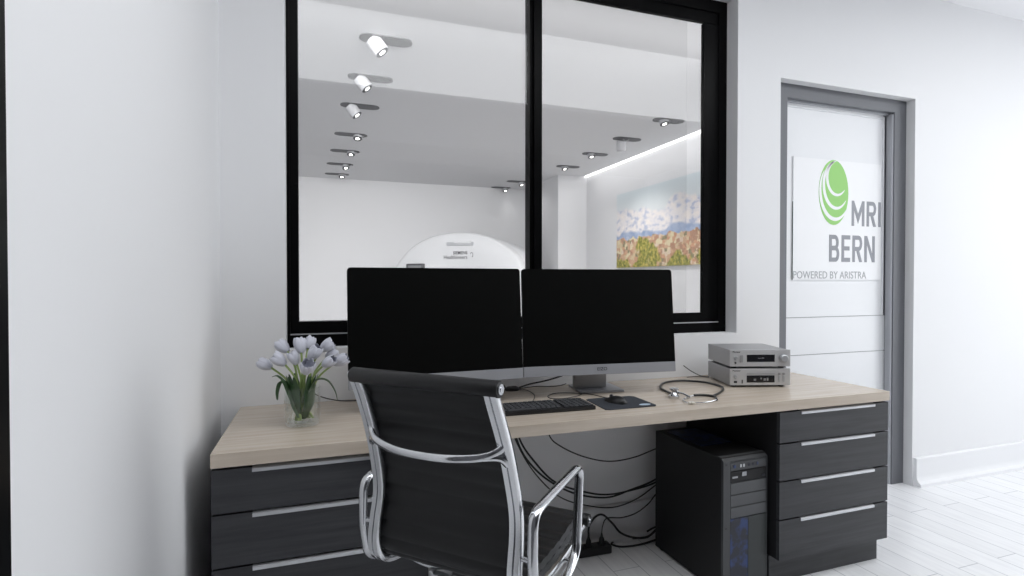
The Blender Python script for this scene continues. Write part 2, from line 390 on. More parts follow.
# sign on the door
SY = 2.379
sg = thing('door_sign', 'white sign with green spiral logo and grey MRI BERN lettering on the white door', 'sign', (2.845, SY, 1.232))
def slx(x): return x-2.845
MB().box(slx(2.505), slx(3.19), -.006, 0, 0, .692).obj('panel', M['signwhite'], sg, smooth=False)
MB().box(slx(2.5035), slx(2.505), -.006, 0, 0, .44).obj('panel_edge', M['signedge'], sg, smooth=False, label='dark left edge')
def signbox(x0, y0, x1, y1):
    a = on(x0, y1, Y=SY-.006); b = on(x1, y1, Y=SY-.006); c = on((x0+x1)/2, y0, Y=SY-.006); d = on((x0+x1)/2, y1, Y=SY-.006)
    return slx(a.x), d.z-1.232, b.x-a.x, c.z-d.z
def block_letters(word, x, z, w, h, dep=[0]):
    """bold sans capitals from bars and half rings; each letter in a unit cell"""
    cells = {'M': 1.22, 'R': .92, 'I': .24, 'B': .92, 'E': .80, 'N': 1.0}; gap = .22; S = .235
    tot = sum(cells[c] for c in word)+gap*(len(word)-1); sx = w/tot; px = 0; b_ = MB()
    def quad(pts): b_.loft([[Vector((x+(px+u)*sx, yy, z+v*h)) for u, v in pts] for yy in (-.006, -.0070-.00006*(dep[0] % 12))]); dep[0] += 1
    def bowl(u0, u1, v0, v1, t=.155):
        vm, r = (v0+v1)/2, (v1-v0)/2; ru = min(u1-u0, .34); uc = u1-ru; R_ = []
        out = [(u0, v1)]+[(uc+ru*math.cos(rad(90-15*k)), vm+r*math.sin(rad(90-15*k))) for k in range(13)]+[(u0, v0)]
        inn = [(u0, v1-t)]+[(uc+(ru-S*.95)*math.cos(rad(90-15*k)), vm+(r-t)*math.sin(rad(90-15*k))) for k in range(13)]+[(u0, v0+t)]
        for k in range(len(out)-1): quad([out[k], out[k+1], inn[k+1], inn[k]])
    for c in word:
        cw = cells[c]
        quad([(0,0),(S,0),(S,1),(0,1)])
        if c in 'MN': quad([(cw-S,0),(cw,0),(cw,1),(cw-S,1)])
        if c == 'M': quad([(S*.9,1),(S*.9,.66),(cw/2,.10),(cw/2,.48)]); quad([(cw-S*.9,1),(cw/2,.48),(cw/2,.10),(cw-S*.9,.66)])
        if c == 'N': quad([(0,1),(S*1.1,1),(cw,0),(cw-S*1.1,0)])
        if c == 'E':
            for v in (0, .43, .845): quad([(S,v),(cw if v != .43 else cw*.92,v),(cw if v != .43 else cw*.92,v+.155),(S,v+.155)])
        if c == 'R': bowl(S, cw, .42, 1); quad([(S*1.5,.46),(S*2.6,.46),(cw,0),(cw-S*1.15,0)])
        if c == 'B': bowl(S, cw*.94, .44, 1); bowl(S, cw, 0, .58)
        px += cw+gap
    b_.obj('lettering', M['textgrey'], sg, smooth=False)
block_letters('MRI', *signbox(851.5, 201.5, 880.5, 226.5))
block_letters('BERN', *signbox(829, 235.5, 874.5, 262))
text('lettering', 'POWERED BY ARISTRA', M['textpale'], sg, *signbox(793.2, 271.3, 866, 278.6), -.006, depth=.001)
# spiral: a green disc crossed by thin white crescents
x, z, w, h = signbox(818.5, 160, 848, 225); cx, cz = x+w/2, z+h/2
def ell(cx, cz, a, b, y, d, m, name, n=40, rot=0):
    P = []
    for k in range(n):
        u, v = a*math.cos(2*PI*k/n), b*math.sin(2*PI*k/n)
        P.append((cx+u*math.cos(rot)-v*math.sin(rot), cz+u*math.sin(rot)+v*math.cos(rot)))
    b_ = MB(); b_.loft([[Vector((p, y, q)) for p, q in P], [Vector((p, y-d, q)) for p, q in P]]); return b_.obj(name, m, sg, smooth=False)
ell(cx, cz, w/2, h/2, -.006, .001, M['green'], 'logo')
def cres(x0, z0, a, b, w0, y, a0, a1):
    b_ = MB(); n = 28; r = []
    for i in range(n+1):
        t = a0+(a1-a0)*i/n; q = w0*math.sin(PI*i/n)**.6+.0006
        c, s_ = math.cos(t), math.sin(t)
        r.append([Vector((x0+(a-q)*c, yy, z0+(b-q*1.1)*s_)) for yy in (y, y-.0006)]+[Vector((x0+(a+q)*c, yy, z0+(b+q*1.1)*s_)) for yy in (y-.0006, y)])
    b_.loft(r); b_.obj('logo_stripe', M['signwhite'], sg, smooth=False)
cres(cx+.026, cz+.085, .078, .098, .0085, -.007, rad(95), rad(318))
cres(cx+.020, cz+.045, .098, .135, .0095, -.007, rad(100), rad(320))
cres(cx+.012, cz+.012, .116, .166, .0100, -.007, rad(138), rad(322))

# ------------------------------------------------------------------ the scanner room
SX0, SX1, SFY = -3.0, 4.08, 9.5
GY = YW+WT
sbox('floor.001', M['vinyl'], (SX0-.2, SX1+.4, GY, SFY+.2, -.1, 0))
sbox('ceiling.001', M['scan_wall'], (SX0, SX1-.05, GY, SFY, CZ, CZ+.1), (SX1-.05, SX1+.2, GY, SFY, CZ+.06, CZ+.1))
sbox('wall_far', M['scan_wall'], (SX0-.2, SX1+.4, SFY, SFY+.2, 0, CZ+.3))
sbox('wall_far.001', M['scan_wall'], (3.575, SX1, 7.98, SFY, 0, CZ))
sbox('wall_east', M['scan_wall'], (SX1, SX1+.2, GY, SFY, 0, CZ+.1))
sbox('wall_west', M['scan_wall'], (SX0-.2, SX0, GY, SFY, 0, CZ+.1))
led = thing('cove_light', 'long lit white strip light in the slot between ceiling and wall above the town panorama', 'light', (SX1-.035, 5.5, CZ))
MB().box(-.012, .032, -3.0, 2.47, .012, .045).obj('housing', M['alu'], led, smooth=False)
MB().box(-.012, .032, -3.0, 2.47, -.012, .012).obj('diffuser', M['led'], led, smooth=False)

pt = thing('wall_picture', 'wide picture of a red-roofed town below snowy mountains on the scanner room wall', 'picture', (SX1-.02, 5.75, 1.414))
MB().box(-.005, .02, -1.23, 1.23, 0, 1.055).obj('canvas', M['painting'], pt, smooth=False)

# ceiling spotlights: a grey oblong plate and a white swivelling head
def spot(px, py, kind, label, i):
    p = on(px, py, Z=CZ)
    t = thing('ceiling_spotlight', label, 'spotlight', (p.x, p.y, CZ), 0, 'ceiling spotlights in the scanner room')
    L, W = .110, .074
    poly = [(L+W*math.cos(a), W*math.sin(a)) for a in [rad(-90+15*k) for k in range(13)]] + [(-L+W*math.cos(a), W*math.sin(a)) for a in [rad(90+15*k) for k in range(13)]]
    MB().prism(poly, -.006).obj('plate', M['spotgrey'], t)
    if kind == 'L': hp = Vector((-.10, 0, .0)); ax = Vector((.75, -.15, -1)); off = .0
    elif kind == 'l': hp = Vector((-.06, 0, .0)); ax = Vector((.1, -.25, -1)); off = -.075
    elif kind == 'r': hp = Vector((.075, 0, .0)); ax = Vector((-.05, -.3, -1)); off = -.075
    elif kind == 'R': hp = Vector((.07, 0, -.015)); ax = Vector((.25, -.35, -1)); off = -.02
    else: hp = Vector((-.075, 0, -.02)); ax = Vector((.12, .25, -1)); off = .0
    ax.normalize(); q = Vector((0,0,-1)).rotation_difference(ax).to_matrix().to_4x4()
    mx = Matrix.Translation(hp) @ q
    d = off
    hd = MB().lathe([(.001,-.012-d),(.046,-.012-d),(.054,-.017-d),(.054,-.118-d),(.051,-.121-d),(.036,-.118-d)] if not off else [(.030,0),(.050,-.004),(.050,-.042),(.047,-.045),(.036,-.042)], 24, mx, cap=False).obj('lamp_head', M['spotwhite'], t)
    zz = (-.118 if not off else -.042)
    MB().lathe([(.049,zz-.001),(.050,zz-.006),(.0235,zz-.006),(.0235,zz-.001)], 24, mx, cap=False).obj('rim', M['spotgrey'], hd)
    MB().lathe([(.023,zz-.001),(.023,zz-.0065),(.002,zz-.0072)], 24, mx).obj('lens', M['lens'], hd)
    MB().tube([hp+Vector((.02,0,.016)), hp+Vector((.055,0,-.012)), hp+Vector((.10,0,.012))], .005, 8).obj('arm', M['alu'], t)
    la = bpy.data.lights.new('spot_lamp', 'SPOT'); la.energy = SPOT_W*(.12 if p.y > 8 else .5 if p.y > 7 else 1); la.spot_size = rad(110); la.spot_blend = 1; la.shadow_soft_size = .03; la.color = (1,.99,.97)
    lo = bpy.data.objects.new('spot_lamp', la); COL.objects.link(lo)
    lo.location = p + mx @ Vector((0,0,zz-.02)) - Vector((p.x,p.y,0))*0 if False else Vector((p.x,p.y,CZ)) + (mx @ Vector((0,0,zz-.02)))
    lo.rotation_euler = Vector((0,0,-1)).rotation_difference(ax).to_euler()
SPOT_W = 34
ordw = ['nearest', 'second nearest', 'third nearest', 'fourth nearest', 'fifth nearest', 'second farthest', 'farthest']
for i, (x, y, k) in enumerate([(386,40,'L'),(370.5,78,'L'),(360,106,'L'),(351,134.5,'r'),(345,151,'r'),(340,164,'R'),(337,174,'r')]):
    spot(x, y, k, f'{ordw[i]} spotlight in the left-hand ceiling row, ' + ('white head tilted out' if k == 'L' else 'head hanging low' if k == 'R' else 'head set back into its plate'), i)
for i, (x, y, k) in enumerate([(668.5,120.5,'l'),(627,139,'H'),(595,154,'l'),(568,166.5,'l')]):
    spot(x, y, k, ['spotlight nearest the glass in the right-hand ceiling row, head set back', 'spotlight with its white head hanging down in the right-hand ceiling row', 'third spotlight from the glass in the right-hand ceiling row', 'farthest spotlight of the right-hand ceiling row, by the wall corner'][i], i)
for i, (x, y, k) in enumerate([(517,181.5,'R'),(501,187.5,'R')]):
    spot(x, y, k, ['spotlight above the scanner beside the black mullion, nearer of the pair', 'spotlight above the scanner at the far wall, farther of the pair'][i], i)

# MRI scanner
sth = rad(35); sdir = Vector((math.sin(sth), math.cos(sth), 0)); srt = Vector((math.cos(sth), -math.sin(sth), 0))
mri = thing('mri_scanner', 'big white rounded scanner with curved front cover at the far wall behind the glass', 'scanner', (1.815, 7.533, 0), -sth)
def sup(hw, top, n=64, e=2.2, cut=.0):
    hh = top/2; P = []
    for k in range(n):
        t = 2*PI*k/n; c, s_ = math.cos(t), math.sin(t)
        P.append((hw*math.copysign(abs(c)**(2/e), c), hh+hh*math.copysign(abs(s_)**(2/e), s_)))
    return P
def ring(hw, top, y, dz=0, n=64): return [Vector((px, y, pz+dz)) for px, pz in sup(hw, top, n)]
# front cover with a bore
inner = lambda r, y: [Vector((r*math.cos(2*PI*k/64), y, 1.0+r*math.sin(2*PI*k/64))) for k in range(64)]
MB().loft([inner(.33,.45), inner(.33,.10), inner(.37,.02), inner(.42,-.01), ring(1.02,1.875,-.012,.005), ring(1.05,1.900,.0,.0), ring(1.068,1.912,.03), ring(1.075,1.915,.28)], caps=False).obj('front_cover', M['scanner'], mri, ang=60)
MB().loft([ring(1.05,1.89,.285,.0), ring(1.07,1.91,.30,-.006), ring(1.06,1.90,1.35), ring(.98,1.80,1.55,.03)], caps=True).obj('magnet_body', M['scanner'], mri, ang=60)
MB().loft([ring(1.066,1.906,.276,.002), ring(1.066,1.906,.294,.002)], caps=True).obj('cover_seam', M['scangrey'], mri)
MB().lathe([(.335,.44),(.335,.10),(.325,.09),(.325,.44)], 48, Matrix.Translation((0,0,1.0)) @ Matrix.Rotation(-PI/2, 4, 'X'), cap=False).obj('bore_liner', M['scangrey'], mri)
MB().box(-.15, .25, -.035, .02, 1.722, 1.775, .012).obj('grip_recess', M['scangrey'], mri, label='pale grey slot at the top of the cover')
MB().box(-.03, .22, -.050, -.02, 1.755, 1.785, .008).obj('grip', M['scanner'], mri)
dp = MB().box(-.76, -.49, -.07, .05, 1.19, 1.475, .02).obj('touch_display', M['scandark'], mri, label='dark framed touch display on the cover')
MB().box(-.73, -.52, -.074, -.069, 1.22, 1.448).obj('screen', M['scandisp'], dp, smooth=False)
text('lettering', 'SIEMENS', M['mark'], mri, -.055, 1.60, .215, .045, -.013, bold=.012)
text('lettering', 'Healthineers', M['mark'], mri, -.195, 1.535, .355, .052, -.013)
b = MB()
for k in range(9):
    a = rad(-60+k*25); r_ = .022+.002*k
    b.lathe([(.001,0),(.005,0),(.005,.003),(.001,.003)], 8, Matrix.Translation((.225+r_*math.cos(a)*.6, -.012, 1.585+r_*math.sin(a)*1.1)) @ Matrix.Rotation(PI/2, 4, 'X'))
b.obj('dot_emblem', M['mark'], mri)

# ------------------------------------------------------------------ desk
YF = 1.673
wt = thing('worktop', 'long pale oak worktop spanning two dark drawer cabinets below the window', 'desk top', (1.01, YW-.3, .71))
MB().box(-.289-1.01, 2.311-1.01, YF-(YW-.3), YW-.0015-(YW-.3), 0, .04, .0015).obj('board', M['oak'], wt, smooth=False)
def cabinet(label, x0, x1, hx0, hx1):
    w = x1-x0; cx = (x0+x1)/2
    t = thing('drawer_cabinet', label, 'cabinet', (cx, YF, 0), 0, 'dark drawer cabinets under the worktop')
    l, r = x0-cx, x1-cx
    MB().box(l, l+.018, .022, .59, .112, .7095).box(r-.018, r, .022, .59, .112, .7095).box(l+.018, r-.018, .022, .59, .112, .13).box(l+.018, r-.018, .57, .59, .13, .7095).box(l+.018, r-.018, .05, .57, .69, .7095).obj('carcass', M['carcass'], t, smooth=False)
    MB().box(l-.006 if x0 > 1 else l, r, .052, .55, 0, .112).obj('plinth', M['darkwood'], t, smooth=False)
    zs = [.112, .276, .430, .581, .7085]
    for k in range(4):
        z0, z1 = zs[k], zs[k+1]-.006
        h0, h1 = hx0-cx, hx1-cx
        d = MB()
        # front with a bevelled cut-out along the top edge that takes the pull
        d.box(l, r, .006, .022, z0, z1-.012).box(l, h0, .006, .022, z1-.012, z1).box(h1, r, .006, .022, z1-.012, z1)
        dr = d.obj('drawer', M['darkwood'], t, smooth=False)
        pr = [(.003,z1-.013),(.003,z1-.004),(.016,z1+.003),(.022,z1+.003),(.022,z1-.0115),(.006,z1-.0115)]
        MB().loft([[Vector((xx, q[0], q[1])) for q in pr] for xx in (h0, h1)]).obj('handle', M['alu'], dr, smooth=False, label='aluminium edge pull')
    return t
cabinet('dark grey drawer cabinet at the left wall under the flowers', -.288, .312, -.185, .252)
cabinet('dark grey drawer cabinet under the right end of the worktop beside the computer tower', 1.712, 2.310, 1.822, 2.230)

# ------------------------------------------------------------------ monitors
DT = .75
def monitor(label, cx, cy, rz, w, logo):
    t = thing('monitor', label, 'monitor', (cx, cy, DT), rz, 'pair of monitors on the worktop')
    tilt = Matrix.Translation((0, 0, .095)) @ Matrix.Rotation(rad(-5.2), 4, 'X')
    hw = w/2
    def rr(x0, x1, z0, z1, r, n=6):
        P = []
        for cxx, czz, a0 in ((x1-r, z1-r, 0), (x0+r, z1-r, 90)):
            P += [(cxx+r*math.cos(rad(a0+90*k/n)), czz+r*math.sin(rad(a0+90*k/n))) for k in range(n+1)]
        return P + [(x0, z0), (x1, z0)]
    P = rr(-hw, hw, .041, .43, .012)
    MB().loft([[tilt @ Vector((a, 0, b)) for a, b in P], [tilt @ Vector((a, .014, b)) for a, b in P]]).obj('screen', M['screen'], t, smooth=False)
    Q = rr(-hw*.97, hw*.97, .05, .42, .01)
    MB().loft([[tilt @ Vector((a, .014, b)) for a, b in Q], [tilt @ Vector((a*.8, .04, .235+(b-.235)*.8)) for a, b in Q]]).obj('back_shell', M['plastic'], t, smooth=False)
    bz = MB().box(-hw, hw, -.001, .016, 0, .041, .0015, tilt).obj('chin', M['bezel'], t, smooth=False, label='silver strip below the screen')
    if logo: text('lettering', 'EIZO', M['mark'], bz, -.022, .016, .042, .013, -.0012, .0008, tilt)
    st = MB().box(-.068, .080, .145, .170, .012, .27, .004).box(-.05, .07, .035, .15, .19, .27, .004).obj('stand_neck', M['ampside'], t)  # neck takes the darker amplifier silver for the shade under the chin
    MB().box(-.055, .137, .085, .26, 0, .010, .003).obj('stand_base', M['bezel'], t)
    return t
monitor('left monitor of the pair, black screen just above the office chair back', .4155, 1.978, rad(2.0), .656, False)
monitor('right monitor of the pair, black screen behind the mouse and keyboard', 1.080, 1.968, rad(-5.5), .662, True)

# ------------------------------------------------------------------ keyboard, mouse, mat
kb = thing('keyboard', 'black keyboard on the worktop between the chair and the mouse mat', 'keyboard', (.737, 1.865, DT), rad(-2))
MB().box(-.22, .22, -.068, .068, .001, .015, .003).obj('case', M['plastic'], kb)
b = MB()
for r in range(6):
    y = -.058+r*.0205 + (.004 if r == 5 else 0)
    x = -.212
    while x < .205:
        wk = .0165
        if r == 0 and -.12 < x < -.03: wk = .105
        if .085 < x < .10: x = .1
        if .145 < x < .152: x = .155
        b.box(x, min(x+wk, .214), y-.0078, y+.0078, .015, .0205, .0012, seg=1)
        x += wk+.0025
b.obj('keys', M['keys'], kb)
MB().box(-.05, .03, .064, .0675, .0149, .0153).obj('label_strip', M['pad'], kb, smooth=False)

mp = thing('mouse_mat', 'dark grey mouse mat lying under the mouse on the worktop', 'mouse mat', (1.095, 1.858, DT))
P = [(-.110,-.085),(-.095,-.094),(.098,-.094),(.110,-.082),(.112,.075),(.100,.090),(-.085,.098),(-.10,.088)]
MB().prism(P, .003).obj('mat', M['pad'], mp, smooth=False)
e = [(.072+.024*math.cos(2*PI*k/20), -.064+.013*math.sin(2*PI*k/20)) for k in range(20)]
MB().prism(e, .0003, Matrix.Translation((0,0,.003))).obj('print', M['padlogo'], mp, smooth=False, label='small pale round print')

ms = thing('mouse', 'black computer mouse on the dark grey mat', 'mouse', (1.082, 1.865, DT+.0032), rad(18))
rings = []
for k in range(9):
    y = -.047+.094*k/8; s_ = math.sin(PI*min(max(k/8, .06), .94)); hw = .029*s_**.4; hh = .033*(math.sin(PI*(.12+.76*(1-k/8)))**.8)*(.55+.45*(1-k/8))
    rings.append([Vector((hw*math.cos(a)*(1 if math.sin(a) > 0 else .96), y, max(0, hh*math.sin(a)) if math.sin(a) > 0 else 0)) for a in [2*PI*j/24 for j in range(24)]])
MB().loft(rings).obj('body', M['plastic'], ms, ang=70)
MB().lathe([(.001,-.003),(.009,-.003),(.009,.003),(.001,.003)], 16, Matrix.Translation((0,.022,.018)) @ Matrix.Rotation(PI/2, 4, 'Y')).obj('scroll_wheel', M['towerbay'], ms)

def cable(name, label, pts, r, m='cable', smooth=8, cat='cable', plugs=()):
    P = [Vector(p) for p in pts]; o0 = P[0].copy()
    if plugs:
        t = thing(name, label, cat, o0)
        MB().tube([p-o0 for p in P], r, 8, smooth=smooth).obj('cord', M[m], t)
        for p, ax, n in plugs:
            p = Vector(p)-o0; ax = Vector(ax).normalized()
            q = Vector((0,0,1)).rotation_difference(ax).to_matrix().to_4x4()
            MB().lathe([(.011,0),(.013,.004),(.012,.022),(.006,.034),(.004,.046)], 14, Matrix.Translation(p) @ q).obj('plug', M['plastic'], t)
        return t
    o = MB().tube([p-o0 for p in P], r, 8, smooth=smooth).obj(name, M[m], None, o0)
    return tag(o, label, cat)
z7 = DT+.0035
def dk(x, y, z=z7): return on(x, y, Z=z)
cable('mouse_cable', 'thin cable looping from the mouse behind the keyboard', [dk(606.5,398,DT+.016), dk(601,396.5), dk(588,393.8), dk(572,393), dk(556,393.2), dk(548,396), dk(552,398.6), dk(566,398.2), dk(580,395), dk(584,391)], .0017)
cable('keyboard_cable', 'thin cable curving down to the back edge of the keyboard', [dk(514,389), dk(526,390), dk(534,394.5), dk(534,399), dk(531.5,402.3)], .0017)
hub = on(512, 390.5, Z=DT)
hb = tag(MB().loft([[Vector((a*s_, b*s_, h)) for a, b in [(.035*math.cos(2*PI*k/16), .02*math.sin(2*PI*k/16)) for k in range(16)]] for s_, h in ((.9,0),(1,.004),(.95,.012),(.6,.018))]).obj('cable_junction', M['plastic'], None, (hub.x, hub.y, DT)), 'small black cable junction on the worktop behind the keyboard', 'junction box')
cable('monitor_cable', 'thick black cable sagging from the right monitor to the junction behind the keyboard', [hub+Vector((.03,0,.010)), on(530,384,Y=2.20), on(548,380,Y=2.19), on(566,374,Y=2.17), on(572,368,Y=2.13)], .0035)
cable('monitor_cable', 'black cable running from behind the left monitor to the junction', [hub+Vector((-.03,0,.010)), on(503,385,Y=2.20), on(492,380,Y=2.19), on(484,374,Y=2.16)], .0035)
cable('power_cable', 'thin black cable lying behind the right monitor base along the worktop', [hub+Vector((.03,.005,.004)), dk(535,386.4), dk(552,386.4), dk(562,385.0), dk(570,382)], .002)
cable('flower_side_cable', 'thin dark cable at the wall behind the vase of tulips', [on(311,392,Y=2.255), on(322,397,Y=2.25), on(335,400,Y=2.245), (.10,2.235,DT+.003), (.22,2.22,DT+.003), (.34,2.20,DT+.003)], .0022)
cable('amplifier_cable', 'short dark lead curling up behind the lower amplifier', [(1.83,2.245,DT+.004), on(708,376.6,Z=DT+.003), on(702,376.0,Z=DT+.003), on(697,374.2,Y=2.235), on(690,370.3,Y=2.24), on(683.5,365.5,Y=2.25)], .0019)
cable('amplifier_lead', 'short dark lead lying flat on the worktop left of the amplifiers', [on(709,377.2,Z=DT+.002), on(700,376.4,Z=DT+.002), on(692,376.8,Z=DT+.002), on(687,377.2,Z=DT+.002)], .0016)

# ------------------------------------------------------------------ stethoscope
zs_ = DT+.0055
st = thing('stethoscope', 'black and steel stethoscope looped on the worktop beside the amplifiers', 'stethoscope', on(690,390,Z=DT))
so = st.location
def sp_(x, y, z=zs_): return on(x, y, Z=z)-so
MB().tube([sp_(674,394.5,DT+.011), sp_(667,391.5), sp_(660.5,387.8), sp_(664,382.8), sp_(681,380.6), sp_(703,382), sp_(718,385.2), sp_(723.3,388.8), sp_(719,393), sp_(712.5,396)], .0046, 10, smooth=8).tube([sp_(694,395.2), sp_(703,395), sp_(712.5,396), sp_(716,397.6), sp_(716.5,399.6)], .0048, 10, smooth=8).obj('tubing', M['rubber'], st)
MB().tube([sp_(694,395.2), sp_(688,397.2), sp_(683,399.6), sp_(685.5,402), sp_(690,402.8)], .0022, 8, smooth=8).obj('ear_tube', M['chrome'], st)
MB().tube([sp_(716.5,399.6), sp_(711,401.3), sp_(703,402.6), sp_(696,403)], .0022, 8, smooth=8).obj('ear_tube', M['chrome'], st)
for p, q in ((sp_(693,403), (1,-.2,0)), (sp_(690,402.9), (1,0,0))):
    MB().lathe([(.001,-.008),(.005,-.006),(.0055,.002),(.003,.008)], 12, Matrix.Translation(p) @ Vector((0,0,1)).rotation_difference(Vector(q)).to_matrix().to_4x4()).obj('ear_tip', M['pearl'], st)
cp = on(674,398,Z=DT)-so
MB().lathe([(.020,0),(.022,.004),(.022,.010),(.013,.016),(.009,.024),(.013,.030),(.018,.034),(.018,.040),(.001,.041)], 24, Matrix.Translation(cp)).tube([cp+Vector((.0,0,.026)), cp+Vector((.03,-.02,.018)), cp+Vector((.05,-.035,.006))], .005, 8).obj('chest_piece', M['chrome'], st)

# ------------------------------------------------------------------ amplifiers
arz = rad(-17.5)
def amplifier(label, z, kind):
    t = thing('amplifier', label, 'amplifier', (1.850, 1.926, z), arz, 'pair of silver amplifiers')
    W, D = .136, .256
    H = .0752
    for sx in (-1, 1):
        for y in (.03, D-.03):
            MB().lathe([(.012,0),(.013,.002),(.011,.0085)], 14, Matrix.Translation((sx*.108, y, 0))).obj('foot', M['plastic'], t)
    MB().box(-W+.001, W-.001, .008, D, .008, .008+H-.001, .001).obj('case', M['ampside'], t, smooth=False)
    MB().box(-W, W, 0, .008, .0095, .0085+H, .0012).obj('front_panel', M['ampface'], t, smooth=False)
    ds = MB()
    if kind == 'top': ds.box(-.062, .064, -.001, .001, .030, .062)
    else: ds.box(-.062, .064, -.001, .001, .022, .053)
    ds.obj('display', M['glassdark'], t, smooth=False)
    text('lettering', 'Pioneer', M['mark'], t, -.126, .0715, .036, .0062, 0, .0004, bold=.03)
    rot = lambda x, zz: Matrix.Translation((x, 0, zz)) @ Matrix.Rotation(PI/2, 4, 'X')
    if kind == 'top':
        MB().lathe([(.020,0),(.020,.004),(.017,.005),(.0165,.018),(.014,.020),(.001,.020)], 28, rot(.101, .046)).obj('volume_knob', M['silver'], t)
        MB().lathe([(.009,0),(.009,.003),(.007,.006),(.001,.006)], 20, rot(-.113, .048)).obj('power_button', M['silver'], t)
        MB().lathe([(.004,0),(.004,.004),(.001,.004)], 12, rot(-.114, .026)).obj('socket', M['mark'], t)
        MB().box(-.094, -.080, -.003, 0, .028, .060, .001).obj('lever', M['ampside'], t)
        MB().box(-.012, .004, -.0013, -.001, .045, .047).box(.006, .016, -.0013, -.001, .045, .049).obj('readout', M['ampside'], t, smooth=False)
    else:
        MB().lathe([(.009,0),(.009,.003),(.007,.006),(.001,.006)], 20, rot(-.113, .048)).obj('power_button', M['silver'], t)
        MB().box(-.120, -.106, -.001, .001, .020, .029).obj('socket', M['mark'], t, smooth=False)
        MB().box(-.085, -.080, -.0015, 0, .018, .034).obj('slot', M['mark'], t, smooth=False)
        MB().box(-.062, .064, -.0015, 0, .058, .064).obj('disc_tray', M['silver'], t, smooth=False)
        for x in (.085, .105):
            MB().lathe([(.005,0),(.005,.004),(.001,.004)], 14, rot(x, .060)).obj('button', M['ampside'], t)
            MB().box(x-.004, x+.004, -.003, 0, .024, .050, .001).obj('button', M['silver'], t, smooth=False)
        MB().box(-.030, -.020, -.0013, -.001, .030, .038).box(.000, .006, -.0013, -.001, .036, .043).box(.014, .024, -.0013, -.001, .030, .040).box(.028, .036, -.0013, -.001, .030, .043).obj('readout', M['ampside'], t, smooth=False)
    return t
amplifier('lower silver amplifier of the stack, with the disc tray, standing on the worktop', DT, 'bottom')
amplifier('upper silver amplifier of the stack, with the big round volume knob', DT+.0839, 'top')

# ------------------------------------------------------------------ computer tower
pc = thing('computer_tower', 'black tall computer tower with blue grilles standing under the worktop beside the right drawer cabinet', 'computer', (1.566, 1.925, 0), rad(2.0))
w2, d2, z0, z1 = .111, .215, .008, .538
MB().box(-w2, -w2+.004, -d2+.012, d2, z0, z1-.004).box(w2-.004, w2, -d2+.012, d2, z0, z1-.004).box(-w2+.004, w2-.004, d2-.006, d2, z0, z1-.004).box(-w2+.004, w2-.004, -d2+.012, d2-.006, z0, z0+.006).obj('side_panel', M['towerside'], pc, smooth=False)
MB().box(-w2, w2, -d2+.012, d2, z1-.004, z1, .0015).obj('top_panel', M['towerside'], pc, smooth=False)
MB().box(-w2+.03, w2-.03, -d2+.16, d2-.04, z1, z1+.003).obj('top_grille', M['bluemesh'], pc, smooth=False, label='blue tinted top grille')
fr = MB()
fr.box(-w2, -w2+.034, -d2, -d2+.012, z0, z1-.012).box(w2-.004, w2, -d2, -d2+.012, z0, z1-.012).box(-w2+.034, w2-.004, -d2+.004, -d2+.012, z0, z1-.012)
fr.loft([[Vector((x, -d2, z1-.012)), Vector((x, -d2+.012, z1-.012)), Vector((x, -d2+.030, z1+.002)), Vector((x, -d2+.02, z1+.002))] for x in (-w2, w2)])
fr.obj('front_panel', M['towerface'], pc, smooth=False)
x0, x1, yf = -w2+.036, w2-.006, -d2
def bay(zt, zb, m, n, dy=0): return MB().box(x0, x1, yf+dy, yf+.006, zb, zt, .001).obj(n, M[m], pc, smooth=False)
io = bay(z1-.020, z1-.052, 'towerface', 'port_panel')
for k, x in enumerate((x0+.012, x0+.045, x0+.060, x0+.085, x0+.105, x0+.125)):
    MB().box(x, x+(.008 if 0 < k < 3 else .012), yf-.002, yf, z1-.042, z1-.030, .0008).obj('port', M['silver' if 0 < k < 3 else 'bluemesh'], io, smooth=False)
od = bay(z1-.056, z1-.098, 'towerside', 'optical_drive')
MB().box(x0+.056, x0+.078, yf-.001, yf, z1-.078, z1-.062).obj('disc_badge', M['bezel'], od, smooth=False)
MB().box(x0+.008, x0+.034, yf-.001, yf, z1-.082, z1-.075).obj('badge', M['bezel'], od, smooth=False)
MB().box(x1-.022, x1-.008, yf-.002, yf, z1-.090, z1-.083).obj('eject_button', M['bluemesh'], od, smooth=False)
bay(z1-.101, z1-.146, 'towerbay', 'bay_cover'); bay(z1-.149, z1-.194, 'towerbay', 'bay_cover'); bay(z1-.197, z1-.238, 'towerbay', 'bay_cover')
MB().box(x0, x0+.088, yf+.001, yf+.006, z0+.01, z1-.242).obj('front_grille', M['bluemesh'], pc, smooth=False, label='blue tinted front grille')
MB().box(x0+.089, x1, yf, yf+.006, z0+.01, z1-.242).obj('trim_strip', M['trimstrip'], pc, smooth=False)
for zz in (z1-.022, z1-.27): MB().box(-w2+.008, -w2+.018, yf-.001, yf, zz-.006, zz).obj('latch', M['mark'], pc, smooth=False)
for sx in (-1, 1):
    for sy in (-1, 1): MB().lathe([(.016,0),(.018,.003),(.015,.0085)], 14, Matrix.Translation((sx*.09, sy*.18, 0))).obj('foot', M['plastic'], pc)

